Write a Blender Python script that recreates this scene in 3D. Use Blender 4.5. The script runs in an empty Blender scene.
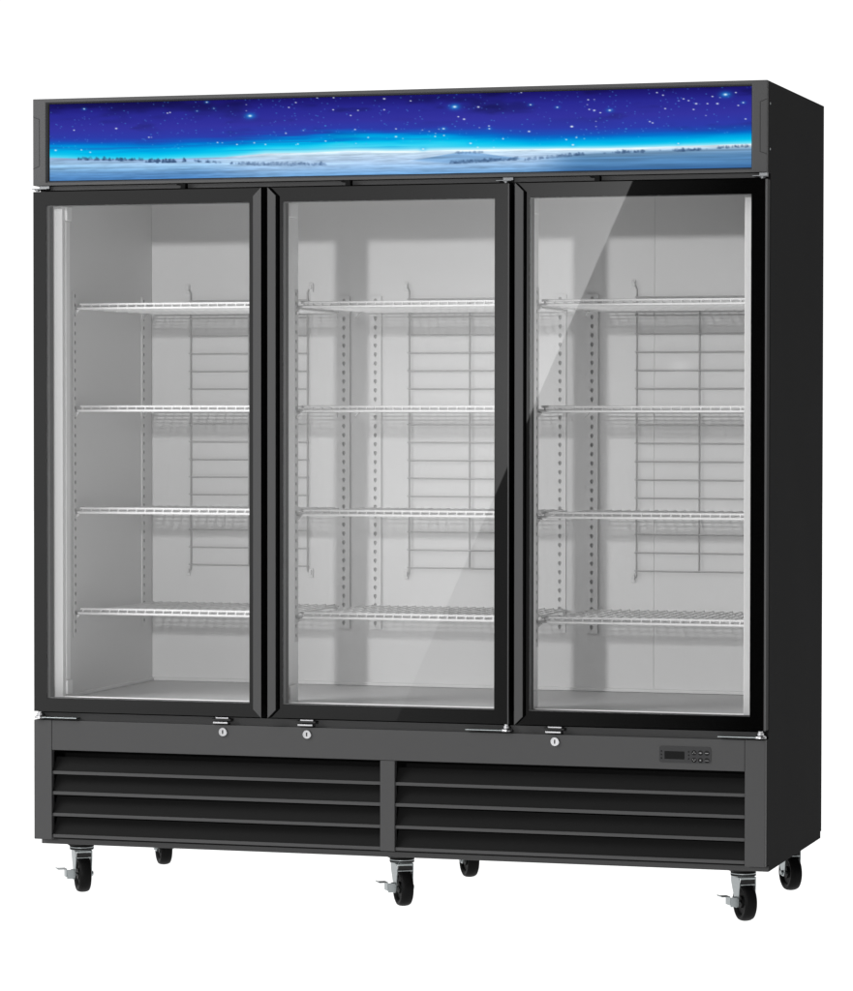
import bpy, bmesh, math, random
import numpy as np
random.seed(7)
rng = np.random.RandomState(11)
C = bpy.context.scene.collection
CAM = (3.71555, -8.69210, 1.16029+0.1515)
DARK0, DARK1, DARKL = .11, .34, .008   # studio surroundings: fade from white to dark
KEYP = 1500
SOFTP = 160
FZ = 0.1515                     # height of the cabinet's base above the floor
ROOT = (1.0, 0.4, -FZ)          # the thing's base, in cabinet coordinates (x right, y into the cabinet, z up)

# ------------------------------------------------------------------ mesh builder
class MB:
    def __init__(s): s.v = []; s.f = []; s.m = []
    def add(s, vs, fs, mi=0):
        n = len(s.v); s.v += [tuple(p) for p in vs]
        for f in fs: s.f.append(tuple(i + n for i in f)); s.m.append(mi)
        return s
    def box(s, x0, x1, y0, y1, z0, z1, mi=0):
        return s.add([(x0,y0,z0),(x1,y0,z0),(x1,y1,z0),(x0,y1,z0),(x0,y0,z1),(x1,y0,z1),(x1,y1,z1),(x0,y1,z1)],
              [(0,3,2,1),(4,5,6,7),(0,1,5,4),(1,2,6,5),(2,3,7,6),(3,0,4,7)], mi)
    def prism(s, poly, axis, a, b, mi=0):
        def P(u, v, w):
            return {'x': (w,u,v), 'y': (u,w,v), 'z': (u,v,w)}[axis]
        n = len(poly)
        vs = [P(u,v,a) for u,v in poly] + [P(u,v,b) for u,v in poly]
        fs = [tuple(range(n)), tuple(range(2*n-1, n-1, -1))]
        fs += [(i, i+n, (i+1)%n+n, (i+1)%n) for i in range(n)]
        return s.add(vs, fs, mi)
    def tube(s, pts, r, n=8, mi=0, cap=True):
        rings = []
        P = [np.array(p, float) for p in pts]
        up0 = None
        for i, p in enumerate(P):
            d = (P[min(i+1,len(P)-1)] - P[max(i-1,0)]); d /= np.linalg.norm(d)
            if up0 is None:
                up0 = np.array([0,0,1.]) if abs(d[2]) < .9 else np.array([1.,0,0])
            a = np.cross(d, up0); a /= np.linalg.norm(a); b = np.cross(d, a)
            up0 = np.cross(a, d)
            rings.append([p + r*(math.cos(t)*a + math.sin(t)*b) for t in [2*math.pi*k/n + math.pi/n for k in range(n)]])
        vs = [q for R in rings for q in R]; fs = []
        for i in range(len(rings)-1):
            for k in range(n):
                fs.append((i*n+k, i*n+(k+1)%n, (i+1)*n+(k+1)%n, (i+1)*n+k))
        if cap: fs += [tuple(range(n-1,-1,-1)), tuple(range((len(rings)-1)*n, len(rings)*n))]
        return s.add(vs, fs, mi)
    def lathe(s, prof, axis, c, n=32, mi=0):
        # prof: (position along axis, radius)
        vs = []; fs = []
        for a, r in prof:
            for k in range(n):
                t = 2*math.pi*k/n; u, w = r*math.cos(t), r*math.sin(t)
                p = {'x': (a,u,w), 'y': (u,a,w), 'z': (u,w,a)}[axis]
                vs.append((p[0]+c[0], p[1]+c[1], p[2]+c[2]))
        m = len(prof)
        for i in range(m-1):
            for k in range(n): fs.append((i*n+k, i*n+(k+1)%n, (i+1)*n+(k+1)%n, (i+1)*n+k))
        fs += [tuple(range(n-1,-1,-1)), tuple(range((m-1)*n, m*n))]
        return s.add(vs, fs, mi)

ORG = {}
def mk(name, mb, mats, parent=None, origin=None, bevel=0, smooth=None, segs=2):
    """links ONE mesh object; vertices are given in cabinet coordinates"""
    if origin is None:
        a = np.array(mb.v); origin = tuple((a.min(0)+a.max(0))/2)
    me = bpy.data.meshes.new(name)
    me.from_pydata([(x-origin[0], y-origin[1], z-origin[2]) for x,y,z in mb.v], [], mb.f)
    if not isinstance(mats, (list, tuple)): mats = [mats]
    for m in mats: me.materials.append(m)
    me.polygons.foreach_set('material_index', mb.m)
    b = bmesh.new(); b.from_mesh(me); bmesh.ops.recalc_face_normals(b, faces=b.faces); b.to_mesh(me); b.free()
    o = bpy.data.objects.new(name, me); C.objects.link(o)
    po = ORG[parent.name] if parent else (0,0,-FZ)
    o.parent = parent
    o.location = tuple(origin[i]-po[i] for i in range(3))
    ORG[o.name] = origin
    if bevel:
        md = o.modifiers.new('Bevel', 'BEVEL'); md.width = bevel; md.segments = segs; md.limit_method = 'ANGLE'; md.angle_limit = math.radians(35)
        md.harden_normals = False
    if smooth:
        me.shade_smooth() if smooth >= 180 else me.set_sharp_from_angle(angle=math.radians(smooth))
        if smooth < 180:
            for p in me.polygons: p.use_smooth = True
            me.set_sharp_from_angle(angle=math.radians(smooth))
    return o
def copy_tree(o, delta=(0,0,0), parent=None, group=None):
    c = o.copy(); C.objects.link(c)
    if parent: c.parent = parent
    c.location = (o.location[0]+delta[0], o.location[1]+delta[1], o.location[2]+delta[2])
    for ch in o.children: copy_tree(ch, (0,0,0), c)
    return c

# ------------------------------------------------------------------ materials
def node(nt, t, **kw):
    n = nt.nodes.new(t)
    for k, v in kw.items(): setattr(n, k, v)
    return n
def mat(name, col, rough=.5, metal=0., spec=.5, nscale=0., namt=0., bump=0., bscale=400., rvar=0., coat=0.):
    m = bpy.data.materials.new(name); m.use_nodes = True; nt = m.node_tree
    p = nt.nodes['Principled BSDF']
    p.inputs['Base Color'].default_value = (*col, 1); p.inputs['Roughness'].default_value = rough
    p.inputs['Metallic'].default_value = metal; p.inputs['Specular IOR Level'].default_value = spec
    p.inputs['Coat Weight'].default_value = coat; p.inputs['Coat Roughness'].default_value = .03
    tc = node(nt, 'ShaderNodeTexCoord')
    if namt or rvar:
        nz = node(nt, 'ShaderNodeTexNoise'); nz.inputs['Scale'].default_value = nscale or 6; nz.inputs['Detail'].default_value = 6
        nt.links.new(tc.outputs['Object'], nz.inputs['Vector'])
        if namt:
            mx = node(nt, 'ShaderNodeMix', data_type='RGBA', blend_type='MIX')
            mx.inputs['A'].default_value = (*[c*(1-namt) for c in col], 1); mx.inputs['B'].default_value = (*[min(1,c*(1+namt)) for c in col], 1)
            nt.links.new(nz.outputs['Fac'], mx.inputs['Factor']); nt.links.new(mx.outputs['Result'], p.inputs['Base Color'])
        if rvar:
            mr = node(nt, 'ShaderNodeMapRange'); mr.inputs['To Min'].default_value = max(0,rough-rvar); mr.inputs['To Max'].default_value = min(1,rough+rvar)
            nt.links.new(nz.outputs['Fac'], mr.inputs['Value']); nt.links.new(mr.outputs['Result'], p.inputs['Roughness'])
    if bump:
        nb = node(nt, 'ShaderNodeTexNoise'); nb.inputs['Scale'].default_value = bscale; nb.inputs['Detail'].default_value = 2
        nt.links.new(tc.outputs['Object'], nb.inputs['Vector'])
        bp = node(nt, 'ShaderNodeBump'); bp.inputs['Strength'].default_value = bump; bp.inputs['Distance'].default_value = .001
        nt.links.new(nb.outputs['Fac'], bp.inputs['Height']); nt.links.new(bp.outputs['Normal'], p.inputs['Normal'])
    return m
CHAR  = mat('charcoal_powder_coat', (.043,.043,.0435), .62, spec=.25, nscale=3, namt=.05, bump=.10, bscale=700, rvar=.05)
BLACK = mat('shaded_powder_coat', (.030,.030,.0303), .7, spec=0., nscale=3, namt=.06, bump=.1, bscale=700)  # darker copy of the charcoal coat; the sides' shade is in its colour
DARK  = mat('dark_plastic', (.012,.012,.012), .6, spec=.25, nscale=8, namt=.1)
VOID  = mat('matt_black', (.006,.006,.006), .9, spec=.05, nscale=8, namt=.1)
GLOSS = mat('black_glazed_border', (.0012,.0012,.0012), 0., spec=.5, nscale=5, namt=.1)
SIDE  = mat('dark_aluminium', (.014,.014,.0142), .5, spec=.02, nscale=9, namt=.1)
TRIM  = mat('grey_aluminium_edge', (.05,.05,.051), .45, spec=.15, nscale=20, namt=.08)
SPACER= mat('grey_glazing_spacer', (.10,.10,.102), .6, spec=.1, nscale=20, namt=.1)
WHITE = mat('white_liner', (.695,.695,.695), .5, spec=.3, nscale=2.5, namt=.02, bump=.05, bscale=300)
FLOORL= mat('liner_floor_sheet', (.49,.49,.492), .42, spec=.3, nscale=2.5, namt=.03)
GUARD = mat('grey_white_coated_wire', (.46,.46,.46), .5, spec=.2, nscale=30, namt=.03)
CEIL = mat('darkened_ceiling', (.12,.12,.12), .5, spec=.2, nscale=3, namt=.05)  # unseen ceiling, colour darkened to dim the upper interior
PULL = mat('grey_pull_cap', (.046,.046,.0465), .62, spec=.2, nscale=3, namt=.05, bump=.1, bscale=700)
JAMB = mat('dimmed_white_plastic', (.62,.62,.62), .5, spec=.2, nscale=5, namt=.03)  # right jamb's white, toned down in colour to offset stronger light there
HINGE = mat('dull_zinc_hinge', (.17,.175,.18), .5, metal=1., nscale=40, namt=.1)
SLOTD = mat('slot_shade_dark', (.07,.07,.07), .6, nscale=20, namt=.1)  # shade inside the side standards' slots, as a dark grey
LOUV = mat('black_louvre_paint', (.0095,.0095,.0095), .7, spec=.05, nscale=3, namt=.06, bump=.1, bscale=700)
SLOTB = mat('slot_shade', (.40,.40,.40), .6, nscale=20, namt=.1)  # shade inside the rear standards' slots, as a paler grey
PLAST = mat('white_plastic', (.90,.90,.90), .4, spec=.4, nscale=5, namt=.02)
WIRE  = mat('white_coated_wire', (.72,.72,.72), .42, spec=.3, nscale=30, namt=.03)
ZINC  = mat('bright_zinc', (.34,.365,.37), .38, metal=1., nscale=40, namt=.12, rvar=.08)
CHROME= mat('bright_steel', (.50,.50,.51), .3, metal=1., nscale=30, namt=.05, rvar=.05)
RUBBER= mat('black_rubber', (.0048,.0048,.0049), .46, spec=.05, nscale=40, namt=.15, rvar=.06)
HUB   = mat('black_hub_plastic', (.003,.003,.003), .5, spec=.1, nscale=30, namt=.1)
PANEL = mat('control_panel_film', (.036,.036,.037), .5, spec=.06, nscale=12, namt=.05)
LCD   = mat('dark_display', (.008,.008,.008), .3, spec=.04, nscale=12, namt=.05)
INK   = mat('grey_print', (.22,.22,.22), .6, nscale=40, namt=.05)
LEDM  = mat('unlit_indicator', (.010,.010,.010), .4, spec=.05, nscale=40, namt=.05)

def glass_mat():
    m = bpy.data.materials.new('clear_glass'); m.use_nodes = True; nt = m.node_tree; nt.nodes.clear()
    out = node(nt,'ShaderNodeOutputMaterial'); mix = node(nt,'ShaderNodeMixShader')
    tr = node(nt,'ShaderNodeBsdfTransparent'); tr.inputs['Color'].default_value = (.978,.978,.978,1)
    gl = node(nt,'ShaderNodeBsdfGlossy'); gl.inputs['Roughness'].default_value = 0.0; gl.inputs['Color'].default_value=(1,1,1,1)
    g = node(nt,'ShaderNodeNewGeometry')
    dt = node(nt,'ShaderNodeVectorMath', operation='DOT_PRODUCT')
    nt.links.new(g.outputs['Incoming'], dt.inputs[0]); nt.links.new(g.outputs['Normal'], dt.inputs[1])
    def M(op, a, b=None):
        n = node(nt,'ShaderNodeMath', operation=op)
        for i, q in enumerate((a,b)):
            if q is None: continue
            if isinstance(q,(int,float)): n.inputs[i].default_value = q
            else: nt.links.new(q, n.inputs[i])
        return n.outputs[0]
    c = M('ABSOLUTE', dt.outputs['Value']); f = M('ADD', M('MULTIPLY', M('POWER', M('SUBTRACT',1.,c), 5.), .95), .045)
    nt.links.new(f, mix.inputs[0]); nt.links.new(tr.outputs[0], mix.inputs[1]); nt.links.new(gl.outputs[0], mix.inputs[2])
    nt.links.new(mix.outputs[0], out.inputs['Surface']); return m
GLASS = glass_mat()

# ------------------------------------------------------------------ the refrigerator
W, D, H = 2.0, .7985, 1.991
HB, BT = 1.7591, .3225          # bottom of the sign header, top of the base
fr = bpy.data.objects.new('display_refrigerator', None); C.objects.link(fr)
fr.location = (ROOT[0], ROOT[1], 0); ORG[fr.name] = ROOT
fr['label'] = 'tall black three-door glass-front refrigerator on six casters with an illuminated night-sky sign across its top'
fr['category'] = 'refrigerator'

# --- cabinet shell
for x0, x1 in ((0,.012),(W-.012,W)):
    m = MB(); m.prism([(.012,HB),(.012,H),(D,H),(D,0),(.785,0),(.785,-.018),(.0537,-.018),(.0537,0),(.0205,0),(.0205,BT),(.05,BT),(.05,HB)], 'x', x0, x1)
    o = mk('side_panel', m, BLACK, fr, bevel=.0012)
    if x1 == W:
        for z in (1.9345,1.8195):
            mk('screw', MB().lathe([(W-.001,.003),(W+.0008,.003),(W+.0014,.0018)], 'x', (0,.0355,z), 10), ZINC, o)
mk('top_panel', MB().box(.0125,W-.0125,.0125,D-.0005,H-.014,H-.0006), BLACK, fr, bevel=.001)
mk('back_panel', MB().box(.0125,W-.0125,D-.014,D-.001,.0005,H-.0145), BLACK, fr)
m = MB().box(.0125,W-.0125,.022,D-.0145,.0005,.012)
m.box(.0125,W-.0125,.10,.112,.0125,.315)  # black baffle added behind the grille to block light
mk('base_pan', m, VOID, fr)
m = MB().box(.0125,W-.0125,.0540,.7845,-.0178,-.005); m.box(.0004,W-.0004,.0500,.0533,-.0180,-.0030)
mk('base_tray', m, CHAR, fr, bevel=.0015)
# front rails that show in the gaps above and below the doors
m = MB().box(.0125,W-.0125,.05,.07,1.715,HB-.0006); m.box(.0125,W-.0125,.018,.0496,1.7462,HB-.0008)
mk('top_rail', m, CHAR, fr, bevel=.0008)
m = MB().box(.0125,W-.0125,.05,.07,BT+.0005,.3745); m.box(.0125,W-.0125,.0206,.0496,BT-.008,.3412)
mk('bottom_rail', m, CHAR, fr, bevel=.0008)
for x in (.4302,.8895,1.5596):
    m = MB().box(x-.0075,x+.0065,-.002,.0178,1.7443,1.7583); m.box(x-.022,x-.0078,.006,.0178,1.7545,1.7583)
    mk('door_switch', m, VOID, fr, bevel=.0012)

# --- header with the backlit sign
SX0,SX1,SZ0,SZ1 = .0445,1.958,1.7715,1.977
lx0,lx1,lz0,lz1 = .0362,1.9615,1.7660,1.9822
v = []
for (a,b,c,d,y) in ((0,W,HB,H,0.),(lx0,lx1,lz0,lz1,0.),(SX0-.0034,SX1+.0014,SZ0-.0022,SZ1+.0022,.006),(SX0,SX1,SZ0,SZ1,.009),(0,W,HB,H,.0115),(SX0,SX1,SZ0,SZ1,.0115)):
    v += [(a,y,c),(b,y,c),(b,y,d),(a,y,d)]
fs = []
def ring(i,j): return [(i*4+k, i*4+(k+1)%4, j*4+(k+1)%4, j*4+k) for k in range(4)]
hm = MB().add(v, ring(0,1)+ring(1,2)+ring(3,5)+ring(5,4)+ring(4,0), 0); hm.f += ring(2,3); hm.m += [1]*4  # dark inner ring: shade of the sign's bevel put into the colour
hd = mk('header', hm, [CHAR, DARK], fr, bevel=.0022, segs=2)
mk('header_soffit', MB().box(.0125,W-.0125,.0125,.0495,HB+.0006,HB+.006), CHAR, hd)
for s in (0,1):
    X = (lambda x: x) if s == 0 else (lambda x: W-x)
    poly = [(.0004,1.9436),(.0186,1.9365),(.0186,1.8112),(.0004,1.8042)]
    g = MB()
    for (a,b),(c,d) in zip(poly[:-1],poly[1:]):
        g.tube([(X(a),-.0001,b),(X(c),-.0001,d)], .0007, 6)
    mk('end_cap_joint', g, DARK, hd)

# the printed film of the sign: a fine grid that carries the print's colours
STARS = [(0.1001,0.334,3,''),(0.052,0.069,2,'g'),(0.1118,0.107,1,'c'),(0.1136,0.271,1,'c'),(0.0367,0.343,2,''),(0.0345,0.295,1,'c'),(0.0089,0.6,3,'g'),(0.0611,0.635,2,'g'),(0.0478,0.602,2,''),(0.0287,0.564,1,'c'),(0.0383,0.551,1,'c'),(0.152,0.423,1,'c'),(0.1488,0.458,2,''),(0.1526,0.459,1,''),(0.1413,0.481,1,'c'),(0.1714,0.604,1,'c'),(0.1983,0.588,1,'c'),(0.1926,0.606,2,'c'),(0.1764,0.151,2,''),(0.1802,0.144,2,''),(0.2344,0.023,2,'g'),(0.2449,0.106,1,'g'),(0.1699,0.057,1,'c'),(0.1771,0.012,1,'c'),(0.0631,0.104,1,'c'),(0.2201,0.133,1,'g'),(0.1724,0.245,1,'c'),(0.1983,0.229,1,'c'),(0.2036,0.176,1,'c'),(0.2186,0.382,1,'c'),(0.2419,0.382,1,'c'),(0.2362,0.549,1,'c'),(0.2502,0.546,2,''),(0.2573,0.55,1,''),(0.1614,0.403,1,'c'),(0.0176,0.292,1,'c'),(-0.0006,0.418,2,'c'),(0.0207,0.567,1,'c'),(0.2979,0.213,4,'g'),(0.2924,0.068,1,''),(0.2924,0.146,1,''),(0.3646,0.057,2,''),(0.3544,0.117,2,''),(0.3363,0.186,1,'c'),(0.3404,0.036,1,'c'),(0.3312,0.028,1,'c'),(0.3953,0.003,2,''),(0.4191,0.008,2,''),(0.4185,0.161,2,''),(0.4103,0.081,1,'c'),(0.4437,0.239,2,''),(0.4542,0.177,2,''),(0.4537,0.297,1,'c'),(0.4917,0.038,3,''),(0.4917,0.177,2,''),(0.4073,0.363,2,'c'),(0.3929,0.418,1,'c'),(0.3777,0.399,1,'c'),(0.3755,0.415,1,'g'),(0.3501,0.447,2,''),(0.3324,0.425,1,'c'),(0.4128,0.484,1,'c'),(0.4501,0.419,2,''),(0.4688,0.525,2,''),(0.5085,0.423,2,''),(0.5085,0.522,3,''),(0.4923,0.356,1,'c'),(0.3041,0.56,2,''),(0.3204,0.584,2,''),(0.2788,0.576,2,''),(0.3676,0.588,2,''),(0.3649,0.596,1,''),(0.4076,0.558,2,''),(0.4228,0.572,1,'c'),(0.4513,0.596,1,'g'),(0.3483,0.283,1,'c'),(0.363,0.197,1,'c'),(0.396,0.236,1,'c'),(0.3108,0.11,1,'c'),(0.5917,0.162,4,'g'),(0.625,0.172,3,''),(0.5968,0.288,2,''),(0.6049,0.321,3,''),(0.576,0.435,3,'g'),(0.6399,0.414,2,''),(0.6404,0.448,2,'g'),(0.6959,0.494,3,''),(0.6833,0.491,1,'c'),(0.6979,0.16,2,'g'),(0.7351,0.2,2,'g'),(0.7553,0.445,3,''),(0.6849,0.003,2,''),(0.6597,0.579,2,''),(0.6141,0.628,3,'g'),(0.5471,0.687,3,'g'),(0.6242,0.68,2,''),(0.6467,0.685,1,''),(0.7112,0.657,1,'c'),(0.7477,0.607,2,''),(0.7565,0.677,2,''),(0.6265,0.432,1,''),(0.5647,0.493,1,''),(0.5641,0.53,2,''),(0.5766,0.52,2,''),(0.5694,0.439,1,''),(0.5458,0.306,1,'c'),(0.5461,0.445,1,''),(0.5293,0.073,2,''),(0.5691,0.035,1,'c'),(0.5944,0.009,1,'c'),(0.5909,0.045,1,'c'),(0.5152,0.03,1,'c'),(0.5243,0.371,1,'c'),(0.5362,0.36,1,'c'),(0.6434,0.343,1,'c'),(0.6596,0.256,1,'c'),(0.5557,0.465,1,''),(0.5885,0.379,1,'c'),(0.5945,0.345,1,'c'),(0.5183,0.548,1,''),(0.5303,0.585,1,'c'),(0.6862,0.405,1,'c'),(0.6935,0.343,1,'c'),(0.9648,0.094,4,'g'),(0.9788,0.073,2,''),(0.9604,0.008,1,'c'),(0.9253,0.198,3,''),(0.9406,0.201,2,''),(0.954,0.204,3,''),(0.9473,0.114,2,''),(0.9575,0.13,1,''),(0.9082,0.135,2,''),(0.915,0.158,2,''),(0.9018,0.23,1,'c'),(0.9218,0.269,2,''),(0.8833,0.25,2,''),(0.872,0.049,2,''),(0.8803,0.083,2,''),(0.8623,0.406,2,''),(0.8662,0.423,2,''),(0.7778,0.116,2,''),(0.7862,0.115,1,''),(0.7766,0.177,1,''),(0.7793,0.237,2,''),(0.7862,0.25,3,''),(0.7946,0.281,2,''),(0.8074,0.254,3,'g'),(0.8159,0.068,1,'c'),(0.8076,0.082,1,'c'),(0.7552,0.445,3,''),(0.7617,0.582,2,''),(0.7725,0.6,1,''),(0.7988,0.594,1,'c'),(0.7922,0.528,1,'c'),(0.7887,0.452,1,''),(0.7886,0.387,1,''),(0.83,0.488,2,'c'),(0.8288,0.522,1,'c'),(0.8199,0.483,1,'c'),(0.757,0.675,3,'g'),(0.9013,0.687,2,'g'),(0.8896,0.677,1,'c'),(0.9272,0.665,1,'c'),(0.992,0.401,2,''),(0.9888,0.199,2,'g'),(0.9821,0.232,2,''),(0.9385,0.347,1,''),(0.9444,0.509,1,'c'),(0.8877,0.462,1,'c'),(0.7818,0.534,1,'c'),(0.7943,0.348,1,'c'),(0.8036,0.382,1,'c'),(0.7749,0.484,1,'c'),(0.9018,0.157,1,''),(0.9194,0.127,1,'c')]
NU, NV = 1150, 150
def key(x, ks, vs): return np.stack([np.interp(x, ks, [q[i] for q in vs]) for i in range(3)], -1)
S, T = np.meshgrid(np.linspace(0,1,NU), np.linspace(0,1,NV))
def vnoise(sx, sy, oct=4, seed=1, gain=.55):
    r = np.random.RandomState(seed); out = np.zeros_like(S); amp = 1; tot = 0
    for o in range(oct):
        nx, ny = max(2,int(sx*2**o)), max(2,int(sy*2**o)); g = r.rand(ny+2, nx+2)
        x = S*nx; y = T*ny; xi = np.clip(x.astype(int),0,nx-1+1); yi = np.clip(y.astype(int),0,ny)
        fx = x-xi; fy = y-yi; fx = fx*fx*(3-2*fx); fy = fy*fy*(3-2*fy)
        out += amp*((g[yi,xi]*(1-fx)+g[yi,xi+1]*fx)*(1-fy)+(g[yi+1,xi]*(1-fx)+g[yi+1,xi+1]*fx)*fy); tot += amp; amp *= gain
    return out/tot
def sstep(a,b,x): t = np.clip((x-a)/(b-a),0,1); return t*t*(3-2*t)
# horizon height along the sign
hor = np.interp(S[0], [0,.04,.09,.15,.20,.26,.32,.38,.44,.51,.60,.66,.75,.81,.87,.93,1], [.693,.712,.728,.748,.742,.738,.700,.703,.690,.706,.705,.714,.722,.728,.722,.716,.708])
hor = np.broadcast_to(hor, S.shape)
# sky: dark indigo - violet blue - azure - bright cyan, keyed on T/horizon
q = T/hor
wob = (vnoise(7,9,4,3)-.5)
bandc = np.interp(S, [0,.1,.25,.33,.45,.56,.62,.7,1], [.0,.02,.05,.16,.20,.14,.05,0,0])   # cloud glow reaches higher in the middle
bandl = np.interp(S,[0,.35,.55,.66,1],[.045,.055,.055,.03,.03])
qq = q + (bandc*(.6+1.8*wob) + bandl*(.7+2.2*wob))*sstep(.40,.72,q) + wob*.05*sstep(.3,.8,q)
leftsoft = sstep(.35,.0,S)
sky = key(qq.ravel(), [0,.08,.2,.45,.66,.74,.80,.86,.93,1.0,1.3], [(27,22,104),(33,30,122),(42,42,146),(52,52,160),(46,60,170),(30,80,184),(8,108,202),(0,150,222),(0,186,236),(26,205,242),(120,226,248)]).reshape(NV,NU,3)
# dark patches near the upper edge and long azure streaks
dk = sstep(.52,.8,vnoise(9,5,4,8))*sstep(.5,.05,T); sky = sky*(1-.25*dk[...,None])
dk2 = sstep(.6,.85,vnoise(14,6,4,28))*sstep(.7,.2,T); sky = sky*(1-.2*dk2[...,None])
st1 = sstep(.54,.78,vnoise(5,26,4,5))*sstep(.38,.55,T)*sstep(.74,.62,T)*np.interp(S,[0,.5,.62,1],[.8,.85,.25,.1])
sky = sky*(1-st1[...,None]*.6)+np.array([10,140,215])*st1[...,None]*.6
st2 = sstep(.58,.8,vnoise(6,34,3,15))*sstep(.42,.55,T)*sstep(.70,.6,T)*np.interp(S,[0,.35,.6,.75,1],[.7,.6,.5,.1,.0])
sky = sky*(1-st2[...,None]*.5)+np.array([48,52,165])*st2[...,None]*.5
# pale band of light along the horizon
glow = np.exp(-((T-hor)/.030)**2)*np.interp(S,[0,.1,.22,.35,.5,.6,.8,1],[.35,.25,.45,.85,1,1,.95,.7])
sky = sky*(1-.75*glow[...,None])+np.array([225,244,252])*.75*glow[...,None]
# snow
dd = (T-hor)/(1-hor)
snL = key(dd.ravel(), [0,.1,.25,.45,.7,1], [(140,166,200),(150,180,212),(160,196,226),(140,184,220),(98,146,194),(72,120,172)]).reshape(NV,NU,3)
snM = key(dd.ravel(), [0,.1,.25,.45,.7,1], [(236,246,252),(206,228,243),(190,212,234),(178,204,231),(150,186,222),(112,160,206)]).reshape(NV,NU,3)
snR = key(dd.ravel(), [0,.08,.2,.45,.75,1], [(245,250,253),(216,232,243),(132,170,205),(96,146,194),(88,140,192),(60,110,168)]).reshape(NV,NU,3)
wL = sstep(.34,.2,S)[...,None]; wR = sstep(.68,.86,S)[...,None]; wM = np.clip(1-wL-wR,0,1)
snow = snL*wL+snM*wM+snR*wR
sn = vnoise(5,46,5,9)-.5; sn2 = vnoise(16,40,4,19)-.5
sn3 = vnoise(60,90,3,29)-.5
snow = snow*(np.array([1.,1.015,1.03])+.30*sn[...,None]+.26*sn2[...,None]+.20*sn3[...,None])
# distant mound
mnd = np.interp(S[0],[0,.535,.56,.58,.606,.633,.655,.69,1],[2,.82,.785,.757,.727,.757,.79,.83,2]); mnd = np.broadcast_to(mnd,S.shape)
low = np.interp(S[0],[0,.53,.58,.63,.69,.70,1],[0,.82,.868,.862,.83,.80,0]); low = np.broadcast_to(low,S.shape)
mm = sstep(-.006,.012,T-mnd)*sstep(.03,-.02,T-low)*.75
snow = snow*(1-mm[...,None])+(np.array([112,158,204])*(1+.5*sn2[...,None]))*mm[...,None]
# right-hand ridge in shade, lit haze above it
rdg = np.interp(S[0],[0,.68,.72,.753,.80,.84,.90,.94,.966,1],[2,.86,.83,.80,.772,.776,.770,.757,.740,.730]); rdg = np.broadcast_to(rdg,S.shape)
rr = sstep(-.012,.012,T-rdg+.03*sn2)*sstep(.69,.78,S)
snow = snow*(1-rr[...,None])+snR*(.92+.34*sn[...,None]+.2*sn2[...,None])*rr[...,None]
isn = sstep(-.006,.006,T-hor+.01*(sn2))
img = sky*(1-isn[...,None])+snow*isn[...,None]
def tree(s, base, h, w, dark=1.0, col=(40,52,72)):
    # a small snowy fir silhouette, ragged by noise
    a = 1.9137/.2055
    ds = (S-s)*a; dt = (base-T)
    k = np.clip(1-dt/h,0,1)
    msk = (np.abs(ds) < w*(.25+.75*k)*(.75+.5*vn_t)) & (dt > -.012) & (dt < h)
    return msk*dark
vn_t = vnoise(260,30,2,77)
rt = np.random.RandomState(5)
def plant(mask, s0, s1, b0, b1, n, hmin, hmax, dark):
    for i in range(n):
        f = rt.rand(); s = s0+(s1-s0)*f; b = b0+(b1-b0)*f+rt.uniform(-.006,.006)
        h = 1.35*rt.uniform(hmin,hmax); mask = np.maximum(mask, tree(s,b,h,h*rt.uniform(.5,.95),dark*rt.uniform(.6,1)))
    return mask
tm = np.zeros_like(S)
for s,b,h in ((.0436,.712,.025),(.047,.716,.02),(.0573,.724,.02),(.0817,.724,.045),(.0953,.731,.022),(.1079,.733,.026),(.1236,.738,.028),(.1504,.768,.03),(.1613,.778,.03),(.170,.778,.045),(.1739,.778,.05),(.179,.778,.045),(.1848,.778,.042),(.201,.770,.052),(.2222,.776,.032),(.2362,.785,.028)):
    tm = np.maximum(tm, tree(s,b+.008,h,h*.55,.85))
tm = plant(tm,.048,.14,.722,.752,34,.012,.026,.7); tm = plant(tm,.145,.192,.77,.784,22,.012,.034,.75); tm = plant(tm,.215,.30,.776,.83,26,.01,.02,.55)
tm = plant(tm,.285,.41,.826,.858,90,.010,.026,.5); tm = plant(tm,.30,.405,.835,.862,60,.006,.016,.4)
tm = plant(tm,.585,.68,.872,.835,80,.010,.024,.6); tm = plant(tm,.688,.765,.848,.798,46,.008,.022,.5); tm = plant(tm,.593,.632,.742,.744,26,.008,.018,.4)
tm = plant(tm,.752,.772,.800,.792,14,.01,.02,.6); tm = plant(tm,.815,.855,.776,.776,24,.01,.022,.65); tm = plant(tm,.895,.942,.776,.760,26,.01,.022,.7); tm = plant(tm,.955,.998,.746,.734,24,.01,.02,.7); tm = plant(tm,.77,.99,.79,.745,20,.006,.012,.4)
soft = tm.copy()
for k in (-2,-1,1,2):
    soft += np.roll(tm,k,1)*(.6 if abs(k)==1 else .3)
soft += np.roll(tm,1,0)*.5+np.roll(tm,-1,0)*.5; soft = np.clip(soft/3.0,0,1)
veil = np.clip(soft*(.45+1.1*vn_t),0,1)
img = img*(1-.8*veil[...,None])+(np.array([70,96,134])-34*tm[...,None])*.8*veil[...,None]
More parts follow.
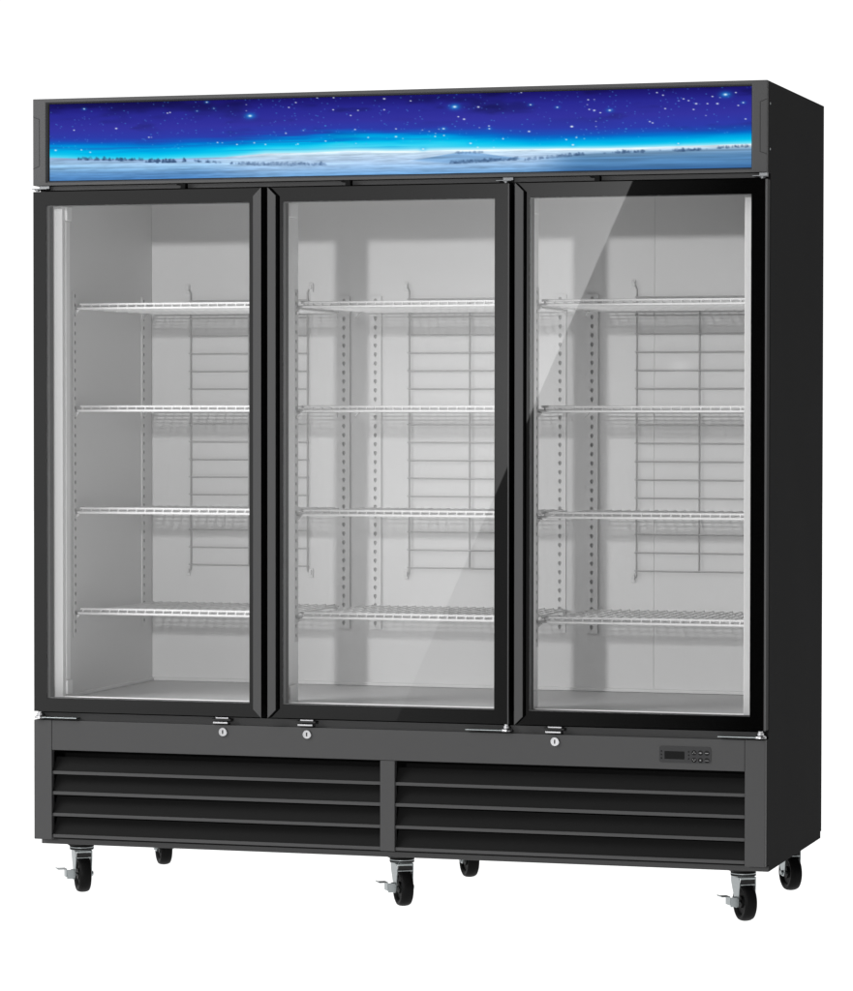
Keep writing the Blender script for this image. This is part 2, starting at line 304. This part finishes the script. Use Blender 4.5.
# stars
def star(s, t, size, glow, cyan, img):
    a = 1.9137/.2055
    d2 = ((S-s)*a/1.9)**2+(T-t)**2
    rad = (.0, .0070, .0079, .0105, .0155)[size]
    core = np.exp(-d2/rad**2*1.6)*( .62 if size == 1 else 1.)*(.75 if cyan else 1.)
    c = np.array([80,200,245]) if cyan else np.array([236,250,255])
    if glow:
        g = np.exp(-d2/(rad*2.4)**2)*(.22,.22,.34,.42,.66)[size]; img = img*(1-g[...,None])+np.array([20,165,235])*g[...,None]
    return img*(1-core[...,None])+c*core[...,None]
for s,t,k,fl in STARS: img = star(s,t,k,'g' in fl,'c' in fl,img)
for i in range(430):
    s = rt.rand(); t = rt.rand()**1.1*.62
    a = 1.9137/.2055; d2 = ((S-s)*a/1.4)**2+(T-t)**2; c = np.exp(-d2/.0058**2)*rt.uniform(.15,.62)
    img = img*(1-c[...,None])+np.array([90,175,245])*c[...,None]
img = np.clip(img,0,255)/255.
lin = np.where(img <= .04045, img/12.92, ((img+.055)/1.055)**2.4)
gx = np.linspace(SX0+.0003,SX1-.0003,NU); gz = np.linspace(SZ1-.0003,SZ0+.0003,NV)
GX, GZ = np.meshgrid(gx, gz)
nv = NU*NV
co = np.stack([GX-1.0, np.zeros_like(GX), GZ-(SZ0+SZ1)/2], -1).reshape(-1,3)
ii = np.arange(nv).reshape(NV,NU)
quads = np.stack([ii[:-1,:-1],ii[1:,:-1],ii[1:,1:],ii[:-1,1:]],-1).reshape(-1,4)
me = bpy.data.meshes.new('sign_panel')
me.vertices.add(nv); me.vertices.foreach_set('co', co.ravel())
me.loops.add(quads.size); me.loops.foreach_set('vertex_index', quads.ravel())
me.polygons.add(len(quads)); me.polygons.foreach_set('loop_start', np.arange(0,quads.size,4)); 
me.update(calc_edges=True)
ca = me.color_attributes.new('print', 'FLOAT_COLOR', 'POINT')
ca.data.foreach_set('color', np.concatenate([lin.reshape(-1,3), np.ones((nv,1))],1).astype(np.float32).ravel())
sm = bpy.data.materials.new('backlit_sign_print'); sm.use_nodes = True; nt = sm.node_tree; nt.nodes.clear()
out = node(nt,'ShaderNodeOutputMaterial'); em = node(nt,'ShaderNodeEmission'); at = node(nt,'ShaderNodeAttribute', attribute_name='print')
em.inputs['Strength'].default_value = 1.0
nt.links.new(at.outputs['Color'], em.inputs['Color'])
nt.links.new(em.outputs[0], out.inputs['Surface'])
me.materials.append(sm)
so = bpy.data.objects.new('sign_panel', me); C.objects.link(so); so.parent = hd
oo = ORG[hd.name]; so.location = (1.0-oo[0], .0093-oo[1], (SZ0+SZ1)/2-oo[2])

# --- base: posts, top band, divider, louvres
def base(name, *b): return mk(name, MB().box(*b), CHAR, fr, bevel=.0014)
base('base_post', 0,.0513,0,.02,0,BT); base('base_post', 1.9477,W,0,.02,0,BT)
fb = base('base_fascia', .0519,1.9471,.0004,.02,.2418,BT-.0004)
base('grille_divider', .978,1.018,.0004,.02,.004,.2412)
for x0, x1 in ((.0522,.9776),(1.0184,1.9468)):
    m = MB()
    for z0, z1 in ((.0055,.0143),(.0632,.0718),(.1212,.1303),(.1766,.1852)):
        top = z1+.043 if z1 < .17 else z1+.036
        m.prism([(.004,z0),(.004,z1),(.0075,z1),(.0075,z0)], 'x', x0, x1, 0)
        m.prism([(.0080,z0),(.0080,z1-.001),(.034,top),(.036,top),(.0105,z0)], 'x', x0, x1, 1)
    mk('louvre_grille', m, [CHAR, LOUV], fr, bevel=.0006, segs=1)

# lock cylinders in the fascia
for x in (.5418,.7768,1.4506):
    z = .3040
    lk = mk('lock', MB().lathe([(.0003,.0118),(-.0030,.0118),(-.0042,.0108),(-.0042,.0085),(-.0035,.0083)], 'y', (x,0,z), 32), CHROME, fr, smooth=35)
    mk('keyhole', MB().box(x-.0022,x+.0016,-.0037,-.0034,z-.0052,z+.0052), DARK, lk)
# door latch plates under the handle side of each door
for x0 in (.5085,.7455,1.4195):
    m = MB(); m.box(x0,x0+.056,-.006,.0202,.3340,.3386,0); m.box(x0+.013,x0+.049,-.003,.0202,.3390,.3425,1); m.box(x0+.006,x0+.047,-.004,.0202,.3262,.3305,1)
    mk('latch_plate', m, [DARK, CHROME], fr, bevel=.0006)
# hinges
def hinge_top(x0, x1, xp):
    m = MB().box(x0,x1,-.010,.0175,1.7487,1.7508); m.box(max(x0,x0+.014),x1,.008,.0175,1.7509,1.7585)
    h = mk('hinge_bracket', m, HINGE, fr, bevel=.0006)
    mk('hinge_pin', MB().lathe([(1.7436,.0055),(1.7462,.0055),(1.7464,.0085),(1.7486,.0085)], 'z', (xp,.004,0), 14), HINGE, h, smooth=35)
hinge_top(.0005,.044,.012); hinge_top(1.2935,1.3345,1.317); hinge_top(1.964,1.9995,1.988)
def hinge_bottom(x0, x1, xp):
    m = MB().box(x0,x1,-.008,.0200,.3283,.3305)
    h = mk('hinge_bracket', m, ZINC, fr, bevel=.0006)
    mk('hinge_pin', MB().lathe([(.3270,.0150),(.3300,.0150),(.3318,.0145),(.3352,.0085),(.3400,.0085),(.3408,.0060),(.3448,.0060)], 'z', (xp,.004,0), 20), CHROME, h, smooth=35)
hinge_bottom(.016,.126,.016); hinge_bottom(1.2119,1.3235,1.3195); hinge_bottom(1.8785,1.9905,1.9865)

# control panel
def rrect(cx, cz, w, h, r, n=5):
    p = []
    for (sx,sz,a0) in ((1,1,0),(-1,1,90),(-1,-1,180),(1,-1,270)):
        for k in range(n+1):
            a = math.radians(a0+90*k/n); p.append((cx+sx*(w/2-r)+r*math.cos(a), cz+sz*(h/2-r)+r*math.sin(a)))
    return p
cp = mk('control_panel', MB().prism(rrect(1.7928,.2804,.1340,.0410,.005), 'y', -.0012, .0003), PANEL, fr)
mk('display', MB().prism(rrect(1.7655,.2783,.0520,.0200,.001), 'y', -.0016, -.0013), LCD, cp)
for i, bz in enumerate((.2858,.2672)):
    for k, bx in enumerate((1.8165,1.8330,1.8495)):
        bt = mk('button', MB().lathe([(-.0013,.0064),(-.0020,.0062),(-.0022,.0055)], 'y', (bx,0,bz), 20), LEDM, cp, smooth=35)
        g = MB(); y0, y1 = -.0026, -.0023
        def rc(a,b,w,h): g.box(bx+a-w/2,bx+a+w/2,y0,y1,bz+b-h/2,bz+b+h/2)
        if k == 0:
            s = 1 if i == 0 else -1
            g.prism([(bx-.0016,bz+s*.0012),(bx+.0016,bz+s*.0012),(bx,bz+s*.0038)], 'y', y0, y1)
            for a in (-.003,.003): g.prism([(bx+a-.0014,bz-s*.0022),(bx+a+.0014,bz-s*.0022),(bx+a,bz+s*.0004)], 'y', y0, y1)
        elif (i,k) == (0,1):
            rc(0,0,.0085,.0011); rc(0,.0014,.003,.001); rc(0,-.0014,.003,.001)
        elif (i,k) == (0,2): rc(0,-.0004,.0088,.0014)
        elif (i,k) == (1,1):
            rc(0,.0013,.0042,.0009); rc(0,0,.0042,.0009); rc(0,-.0013,.0042,.0009)
        else: rc(0,-.0006,.0108,.0010)
        mk('button_mark', g, INK, bt) if False else mk('button_mark', g, INK, cp)
for x in (1.7315,1.8025):
    for z in (.2880,.2793,.2702):
        mk('indicator', MB().lathe([(-.0012,.0021),(-.0017,.0017)], 'y', (x,0,z), 10), LEDM, cp)

# --- interior
lin_m = MB()
lin_m.box(.0125,.053,.0565,.755,.3755,1.76)
lin_m.box(1.947,W-.0125,.0565,.755,.3755,1.76)
lin_m.box(.0535,1.5394,.74,.755,.3755,1.7595); lin_m.box(1.53975,1.9465,.74,.755,.3755,1.7595)
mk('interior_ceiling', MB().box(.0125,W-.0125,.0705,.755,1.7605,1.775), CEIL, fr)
mk('interior_liner', lin_m, WHITE, fr, bevel=.0008, segs=1)
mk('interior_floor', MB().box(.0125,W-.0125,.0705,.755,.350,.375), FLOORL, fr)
m = MB(); m.box(.0536,1.9464,.7290,.7395,.3756,.3850); m.box(.0536,.0635,.0800,.7285,.3756,.3850); m.box(1.9365,1.9464,.0800,.7285,.3756,.3850)
mk('floor_cove', m, WHITE, fr, bevel=.002)
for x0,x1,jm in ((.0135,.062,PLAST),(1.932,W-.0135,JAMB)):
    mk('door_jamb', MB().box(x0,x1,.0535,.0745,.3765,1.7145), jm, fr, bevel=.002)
mk('door_sill', MB().box(.0625,1.9375,.0562,.0700,.3752,.3830), PLAST, fr, bevel=.0015)
MU = (.667,1.333)
for x in MU:
    mu = mk('mullion', MB().box(x-.024,x+.024,.0605,.180,.3755,1.7595), PLAST, fr, bevel=.002)
    mk('mullion_cover', MB().box(x-.024,x+.024,.0502,.0600,.3752,1.7145), VOID, mu)
# light strips beside each opening, unlit white diffusers with end brackets
for x, s in ((.0535,1),(MU[0]-.0245,-1),(MU[0]+.0245,1),(MU[1]-.0245,-1),(MU[1]+.0245,1),(1.9465,-1)):
    a, b = sorted((x, x+s*.010)); y0, y1 = (.0755,.106) if x < .1 or x > 1.9 else (.072,.122)
    ls = mk('light_strip', MB().box(a,b,y0,y1,.425,1.668), PLAST, fr, bevel=.003)
    a, b = sorted((x, x+s*.014))
    for z0,z1 in ((.3865,.4245),(1.6685,1.7065)):
        mk('end_bracket', MB().box(a,b,y0-.001,y1+.004,z0,z1), PLAST, ls, bevel=.002)

# slotted shelf standards
PI_ = .0254; NP = 37; PZ0 = .5405
def pilaster(w, d):
    m = MB(); hw = w/2
    z = PZ0-.004; m.add([(-hw,-d,z),(hw,-d,z),(hw,-d,PZ0),(-hw,-d,PZ0)],[(0,1,2,3)])
    for k in range(NP):
        b = PZ0+k*PI_; t = b+PI_; c = (b+t)/2
        hl = [(0,c+.0062),(-.0034,c+.0048),(-.0048,c+.0014),(-.0040,c-.0026),(0,c-.0078)]
        L = [(-hw,b),(0,b)]+hl[::-1]+[(0,t),(-hw,t)]
        m.add([(x,-d,z) for x,z in L],[tuple(range(len(L)))])
        m.add([(-x,-d,z) for x,z in L],[tuple(range(len(L)-1,-1,-1))])
        # slot walls
        loop = hl+[(-x,z) for x,z in hl[-2:0:-1]]
        n = len(loop); m.add([(x,-d,z) for x,z in loop]+[(x,-d+.0015,z) for x,z in loop],[(i,(i+1)%n,(i+1)%n+n,i+n) for i in range(n)])
    e = PZ0+NP*PI_
    m.add([(-hw,-d,PZ0-.004),(-hw,0,PZ0-.004),(-hw,0,e),(-hw,-d,e)],[(0,1,2,3)])
    m.add([(hw,-d,PZ0-.004),(hw,0,PZ0-.004),(hw,0,e),(hw,-d,e)],[(0,1,2,3)])
    m.add([(-hw,-d,e),(hw,-d,e),(hw,0,e),(-hw,0,e)],[(0,1,2,3)]); m.add([(-hw,-d,PZ0-.004),(hw,-d,PZ0-.004),(hw,0,PZ0-.004),(-hw,0,PZ0-.004)],[(0,1,2,3)])
    return m
def place_pil(x, y, rot):
    m = pilaster(.034,.0065 if rot == 0 else .0032); m.box(-.010,.010,-.0022,-.0006,PZ0,PZ0+NP*PI_,1); r = MB(); ca, sa = math.cos(rot), math.sin(rot)  # strip behind the slots carries the holes' shade as colour
    r.v = [(x+a*ca-b*sa, y+a*sa+b*ca, c) for a,b,c in m.v]; r.f = m.f; r.m = m.m
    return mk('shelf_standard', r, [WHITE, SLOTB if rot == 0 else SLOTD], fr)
for x in (.6385,.7325,1.2720,1.3635): place_pil(x,.7397,0)
R90 = math.pi/2
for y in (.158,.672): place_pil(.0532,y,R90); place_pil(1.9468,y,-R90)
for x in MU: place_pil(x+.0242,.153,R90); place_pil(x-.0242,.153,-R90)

# wire shelves
def make_shelf(x0, x1, z):
    m = MB(); f = .172; b = .700; r = .0035; zl = z-.0112
    m.tube([(x0+.006,f,z),(x1-.006,f,z)], r, 10)
    m.tube([(x0,f-.010,zl),(x1,f-.010,zl)], r, 10)
    n = int((x1-x0-.03)/.0250); st = (x1-x0-.03)/n
    for k in range(n+1):
        x = x0+.015+k*st
        m.tube([(x,b,zl+.0040),(x,f+.012,zl+.0040),(x,f+.0015,zl+.0048),(x,f-.0020,zl+.0085)], .0017, 6)
        m.tube([(x,f-.0088,zl+.0012),(x,f-.0018,z-.0012)], .0021, 6)
    for y in (.262,.349,.436,.523,.610): m.tube([(x0+.004,y,zl),(x1-.004,y,zl)], .0023, 8)
    m.tube([(x0+.004,b,zl),(x1-.004,b,zl)], .0031, 8)
    for x in (x0+.004,x1-.004): m.tube([(x,f-.008,zl),(x,b,zl)], .0029, 8)
    s = mk('wire_shelf', m, WIRE, fr, smooth=60)
    for x, sg in ((x0,1),(x1,-1)):
        for y in (.160,.672):
            c = MB()
            c.prism([(x-sg*.0028,zl-.0034),(x+sg*.009,zl-.0034),(x+sg*.009,zl-.0056),(x-sg*.0028,zl-.018)], 'y', y-.005, y+.005)
            mk('shelf_clip', c, WHITE, s, bevel=.0006, segs=1)
    return s
ZS = (1.4452,1.1666,.8885,.6130)
for x0,x1 in ((.0590,.6375),(.6965,1.3035),(1.3625,1.9410)):
    s0 = make_shelf(x0,x1,ZS[0])
    for z in ZS[1:]: copy_tree(s0,(0,0,z-ZS[0]))

# wire guards on the back wall
def make_rack(a, b):
    m = MB(); y = .7265; mid = (a+b)/2; r = .0021; z1 = 1.4705; n = 16; p = .0505
    zb = z1-p*(n-1)
    for x in (a,b):
        s = -1 if x == a else 1
        m.tube([(x+s*.009,.7345,z1+.037),(x+s*.006,y+.004,z1+.033),(x,y+.0042,z1+.022),(x,y+.0042,zb-.012),(x+s*.003,y+.0046,zb-.018),(x+s*.009,.7345,zb-.016)], r, 8)
    m.tube([(mid,y+.0042,z1),(mid,y+.0042,zb)], r, 8)
    for k in range(n): m.tube([(a-.004,y,z1-k*p),(b+.004,y,z1-k*p)], r, 8)
    o = mk('back_wire_guard', m, GUARD, fr, smooth=60)
    for x, s in ((a,-1),(b,1)):
        for z in (z1+.035, zb-.020):
            c = MB().box(x+s*.010-.006,x+s*.010+.006,.7340,.7394,z-.013,z+.013); c.box(x+s*.009-.004,x+s*.009+.004,.7275,.7335,z-.005,z+.008)
            mk('guard_clip', c, WHITE, o, bevel=.001, segs=1)
for a in (.176,.833,1.4913): make_rack(a, a+.354)

# --- doors
DZ0, DZ1, GZ0, GZ1 = .3455,1.7425,.3812,1.7053
def make_door(x0, x1, g0, g1, hand, edge):
    v = []
    for (a,b,c,d,y) in ((x0,x1,DZ0,DZ1,0.),(g0,g1,GZ0,GZ1,0.),(g0,g1,GZ0,GZ1,.048),(x0,x1,DZ0,DZ1,.048)):
        v += [(a,y,c),(b,y,c),(b,y,d),(a,y,d)]
    m = MB(); m.add(v, ring(0,1), 0); m.add(v, ring(1,2)+ring(2,3)+ring(3,0), 1)
    d = mk('glass_door', m, [GLOSS, SIDE], fr)
    bm = bmesh.new(); bm.from_mesh(d.data); bmesh.ops.remove_doubles(bm, verts=bm.verts, dist=1e-5); bmesh.ops.recalc_face_normals(bm, faces=bm.faces); bm.to_mesh(d.data); bm.free()
    e = .0004
    mk('glass_pane', MB().box(g0+e,g1-e,.0006,.0050,GZ0+e,GZ1-e), GLASS, d)
    # glazing spacer: a grey ring just behind the pane
    v = []; t = .0015
    for (k,y) in ((0,.0056),(t,.0056),(t,.0200),(0,.0200)):
        v += [(g0+e+k,y,GZ0+e+k),(g1-e-k,y,GZ0+e+k),(g1-e-k,y,GZ1-e-k),(g0+e+k,y,GZ1-e-k)]
    mk('glazing_spacer', MB().add(v, ring(0,1)+ring(1,2)+ring(2,3)+ring(3,0)), SPACER, d)
    v = []
    for (k,y) in ((.010,.0485),(.028,.0485),(.026,.0530),(.012,.0530)):
        v += [(x0+k,y,DZ0+k),(x1-k,y,DZ0+k),(x1-k,y,DZ1-k),(x0+k,y,DZ1-k)]
    mk('gasket', MB().add(v, ring(0,1)+ring(1,2)+ring(2,3)+ring(3,0)), DARK, d)
    # full-height pull: a fin whose ends are cut at 45 degrees
    w = .0222; hx0, hx1 = (x1-w, x1) if hand > 0 else (x0, x0+w)
    zi = (DZ0+w, DZ1-w)
    poly = [(hx0,zi[0]),(hx1,DZ0),(hx1,DZ1),(hx0,zi[1])] if hand > 0 else [(hx0,DZ0),(hx1,zi[0]),(hx1,zi[1]),(hx0,DZ1)]
    hm = MB().prism(poly, 'y', -.0170, -.0002, 1); hm.prism(poly, 'y', -.0180, -.0171, 0)  # black fin body: shade of the unlit flank put into the colour
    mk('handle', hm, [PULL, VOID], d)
    # bright metal edge on the hinge side
    ex0, ex1 = (x0+.0002,x0+.0030) if edge < 0 else (x1-.0030,x1-.0002)
    if edge > 0: mk('edge_trim', MB().box(ex0+.0004,ex1+.0010,-.0007,.0060,DZ0+.0005,DZ1-.0005), TRIM, d, bevel=.0004)
    return d
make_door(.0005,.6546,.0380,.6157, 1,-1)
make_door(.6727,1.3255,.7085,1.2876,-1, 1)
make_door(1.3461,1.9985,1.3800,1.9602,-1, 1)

# --- casters
def make_caster():
    PHI = math.radians(33); ca, sa = math.cos(PHI), math.sin(PHI); O = (1.0075,.10,-.018)
    def place(m):
        r = MB(); r.f = m.f; r.m = m.m
        r.v = [(O[0]+x*ca-y*sa, O[1]+x*sa+y*ca, O[2]+z) for x,y,z in m.v]; return r
    wy = -.012; wz = -.0838      # axle
    m = MB()
    m.box(-.040,.040,-.034,.034,-.0040,-.0004,1)                              # mounting plate
    m.lathe([(-.0042,.026),(-.0085,.0330),(-.0098,.0335)], 'z', (0,0,0), 28, 1); m.lathe([(-.0099,.0325),(-.0130,.0325)], 'z', (0,0,0), 28, 0); m.lathe([(-.0131,.0330),(-.0150,.0335),(-.0165,.0310)], 'z', (0,0,0), 28, 1)   # swivel race
    m.lathe([(-.0167,.0325),(-.0185,.0325),(-.0190,.0310)], 'z', (0,0,0), 28, 0)
    for s in (-1,1):                                                          # fork legs
        a, b = sorted((s*.0205, s*.0235))
        m.prism([(-.030,-.0192),(.028,-.0192),(.026,-.036),(.003,wz+.006),(-.004,wz-.010),(-.020,wz-.010),(-.026,wz+.004),(-.031,-.040)], 'x', a, b, 0)
    m.box(-.0235,.0235,-.031,.028,-.0215,-.0192,0)
    m.box(-.0203,.0203,-.0335,-.0310,-.0250,-.0194,0); m.box(-.0203,.0203,-.0345,-.0325,-.0395,-.0365,0)   # front bridge
    m.box(-.0200,.0200,-.0312,-.0295,-.0364,-.0252,1)
    c = mk('caster', place(m), [ZINC, DARK], fr, origin=O, bevel=.0008, segs=1, smooth=35)
    R = .0495; h = .0168
    prof = [(-h*.55,.0310),(-h*.80,.0330),(-h*.92,.0390),(-h,.0430),(-h*.90,.0462),(-h*.62,.0484),(-h*.25,.0494),(0,R),(h*.25,.0494),(h*.62,.0484),(h*.90,.0462),(h,.0430),(h*.92,.0390),(h*.80,.0330),(h*.55,.0310)]
    w = MB().lathe(prof, 'x', (0,wy,wz), 48)
    wh = mk('wheel', place(w), RUBBER, c, smooth=50)
    hb = MB().lathe([(-.0140,.0115),(-.0140,.0150),(-.0075,.0165),(-.0065,.0318),(.0065,.0318),(.0075,.0165),(.0140,.0150),(.0140,.0115)], 'x', (0,wy,wz), 32)
    mk('hub', place(hb), HUB, c, smooth=40)
    ax = MB().lathe([(-.0290,.0060),(-.0285,.0070),(-.0240,.0070),(-.0238,.0045),(.0238,.0045),(.0240,.0070),(.0285,.0070),(.0290,.0060)], 'x', (0,wy,wz), 6)
    mk('axle_bolt', place(ax), ZINC, c)
    return c, place, wy, wz
c0, place, wy, wz = make_caster()
def brake():
    m = MB()
    m.box(-.0310,-.0242,wy-.018,wy+.012,wz-.012,wz-.0100); m.box(-.0310,-.0242,wy-.018,wy+.012,wz+.0105,wz+.0125); m.box(-.0262,-.0240,wy-.018,wy-.0155,wz-.0098,wz+.0103)
    m.box(-.0460,-.0262,wy-.0178,wy-.0155,wz-.0105,wz+.0140)
    m.box(-.0485,-.0462,wy-.0178,wy+.012,wz-.0060,wz+.0150)
    m.box(-.0700,-.0462,wy-.0178,wy+.012,wz+.0152,wz+.0172)
    m.box(-.0725,-.0702,wy-.0178,wy+.012,wz+.0160,wz+.0195)
    return m
lever = brake()
spots = [(.0970,.10),(1.9242,.10),(.1015,.70),(1.0166,.70),(1.9281,.70)]
cs = [copy_tree(c0,(x-1.0075,y-.10,0)) for x,y in spots]
def add_brake(c):
    b = mk('brake_lever', place(lever), ZINC, c0, bevel=.0007, segs=1)
    b.parent = c
add_brake(c0); add_brake(cs[0]); add_brake(cs[1])

# ------------------------------------------------------------------ the floor: a white translucent sheet, lit from below as well
fl = bpy.data.meshes.new('floor')
fl.from_pydata([(-14,-4,0),(16,-4,0),(16,40,0),(-14,40,0)],[],[(0,1,2,3)])
fm = bpy.data.materials.new('white_translucent_sheet'); fm.use_nodes = True; nt = fm.node_tree; nt.nodes.clear()
out = node(nt,'ShaderNodeOutputMaterial'); tl = node(nt,'ShaderNodeBsdfTranslucent'); tl.inputs['Color'].default_value = (.96,.96,.96,1)
nz = node(nt,'ShaderNodeTexNoise'); nz.inputs['Scale'].default_value = 3
mr = node(nt,'ShaderNodeMapRange'); mr.inputs['To Min'].default_value = .95; mr.inputs['To Max'].default_value = .97
nt.links.new(nz.outputs['Fac'], mr.inputs['Value']); nt.links.new(mr.outputs['Result'], tl.inputs['Color'])
nt.links.new(tl.outputs[0], out.inputs['Surface']); fl.materials.append(fm)
fo = bpy.data.objects.new('floor', fl); C.objects.link(fo); fo['kind'] = 'structure'

# ------------------------------------------------------------------ studio surroundings: white behind and to the left, dark to the front right
world = bpy.data.worlds.new('World'); bpy.context.scene.world = world; world.use_nodes = True
nt = world.node_tree; bg = nt.nodes['Background']
tc = node(nt,'ShaderNodeTexCoord'); dirv = tc.outputs['Generated']
def dot(vec):
    n = node(nt,'ShaderNodeVectorMath', operation='DOT_PRODUCT'); nt.links.new(dirv, n.inputs[0]); n.inputs[1].default_value = vec; return n.outputs['Value']
def M(op, a, b=None, c=None):
    n = node(nt,'ShaderNodeMath', operation=op)
    for i, qv in enumerate((a,b,c)):
        if qv is None: continue
        if isinstance(qv,(int,float)): n.inputs[i].default_value = qv
        else: nt.links.new(qv, n.inputs[i])
    return n.outputs[0]
def ramp(x, a, b, lo=0., hi=1.):
    n = node(nt,'ShaderNodeMapRange'); nt.links.new(x, n.inputs['Value'])
    for k, vv in (('From Min',a),('From Max',b),('To Min',lo),('To Max',hi)): n.inputs[k].default_value = vv
    return n.outputs['Result']
WB = 1.10
base_l = ramp(dot((.853,-.522,0)), DARK0, DARK1, WB, DARKL)
low = ramp(dot((0,0,1)), -.12, -.16)
base_l = M('ADD', M('MULTIPLY', base_l, M('SUBTRACT', 1., low)), M('MULTIPLY', low, 1.28))
Mir = np.array([CAM[0], -CAM[1], CAM[2]])
A = np.array([1.6507,0,1.740+FZ])-Mir; B = np.array([1.1005,0,.5200+FZ])-Mir
n = np.cross(A,B); n /= np.linalg.norm(n)
tst = np.array([1.0,0,1.6+FZ])-Mir
if n@tst < 0: n = -n
gd = dot(tuple(n))
edge = ramp(gd, -.0002, .0002)
fall = M('ADD', M('MULTIPLY', M('POWER', 2.718, M('MULTIPLY', gd, -21.)), 1.85), .0)
front = ramp(dot((0,-1,0)), .3, .5)
gl = M('MULTIPLY', M('MULTIPLY', edge, fall), front)  # bright band added to the surroundings, shaped to mirror as door glare
gl = M('MULTIPLY', gl, ramp(dot((0,0,1)), -.100, .01))
sp = np.array([1.7771,0,1.2681+FZ])-Mir; sp /= np.linalg.norm(sp); sh = np.array([sp[1],-sp[0],0]); sh /= np.linalg.norm(sh); sv = np.cross(sh,sp)
ex = M('ADD', M('POWER', M('DIVIDE', dot(tuple(sh)), .0035), 2.), M('POWER', M('DIVIDE', dot(tuple(sv)), .0018), 2.))
spot = M('MULTIPLY', M('MULTIPLY', M('POWER', 2.718, M('MULTIPLY', ex, -1.)), .9), front)  # small soft glow added to mirror as a highlight in the right door
base_l = M('ADD', base_l, spot)
nt.links.new(M('ADD', base_l, gl), bg.inputs['Strength']); bg.inputs['Color'].default_value = (1,1,1,1)

# key lamp: one large soft lamp far in front, a little above the cabinet
ld = bpy.data.lights.new('key_lamp', 'AREA'); ld.shape = 'DISK'; ld.size = .6; ld.energy = KEYP; ld.color = (1,1,1)
lo = bpy.data.objects.new('key_lamp', ld); C.objects.link(lo)
kd = np.array([-.014,-1,.125]); kd /= np.linalg.norm(kd)
tgt = np.array([1.0,.4,1.2]); kp = tgt+kd*20
lo.location = kp
from mathutils import Vector
lo.rotation_euler = Vector(tgt-kp).to_track_quat('-Z','Y').to_euler()

# area lamp added on the left to grade the front and lift shadows
l2 = bpy.data.lights.new('left_fill', 'AREA'); l2.shape = 'RECTANGLE'; l2.size = 1.9; l2.size_y = 2.6; l2.energy = SOFTP
o2 = bpy.data.objects.new('left_fill', l2); C.objects.link(o2)
o2.location = (-2.0,-2.1,3.0); o2.rotation_euler = Vector((.8,.2,1.1)).__sub__(Vector((-2.0,-2.1,3.0))).to_track_quat('-Z','Y').to_euler()

# ------------------------------------------------------------------ camera
from mathutils import Matrix
yaw, pitch, roll = .291853341, -.0247365662, .000947892297
ca, sa = math.cos(yaw), math.sin(yaw)
f = np.array([-sa*math.cos(pitch), ca*math.cos(pitch), math.sin(pitch)]); r = np.array([ca,sa,0]); u = np.cross(r,f)
r2 = r*math.cos(roll)+u*math.sin(roll); u2 = -r*math.sin(roll)+u*math.cos(roll)
cam = bpy.data.cameras.new('camera'); co_ = bpy.data.objects.new('camera', cam); C.objects.link(co_)
mt = Matrix(((r2[0],u2[0],-f[0],CAM[0]),(r2[1],u2[1],-f[1],CAM[1]),(r2[2],u2[2],-f[2],CAM[2]),(0,0,0,1)))
co_.matrix_world = mt
cam.sensor_fit = 'VERTICAL'; cam.sensor_height = 36; cam.sensor_width = 36; cam.lens = 126.7726
cam.clip_start = .1; cam.clip_end = 500
sc = bpy.context.scene; sc.camera = co_
sc.view_settings.view_transform = 'Standard'; sc.view_settings.look = 'None'; sc.view_settings.exposure = 0; sc.view_settings.gamma = 1
sc.cycles.max_bounces = 10; sc.cycles.diffuse_bounces = 5; sc.cycles.transparent_max_bounces = 24; sc.cycles.glossy_bounces = 5
sc.cycles.caustics_reflective = False; sc.cycles.caustics_refractive = False
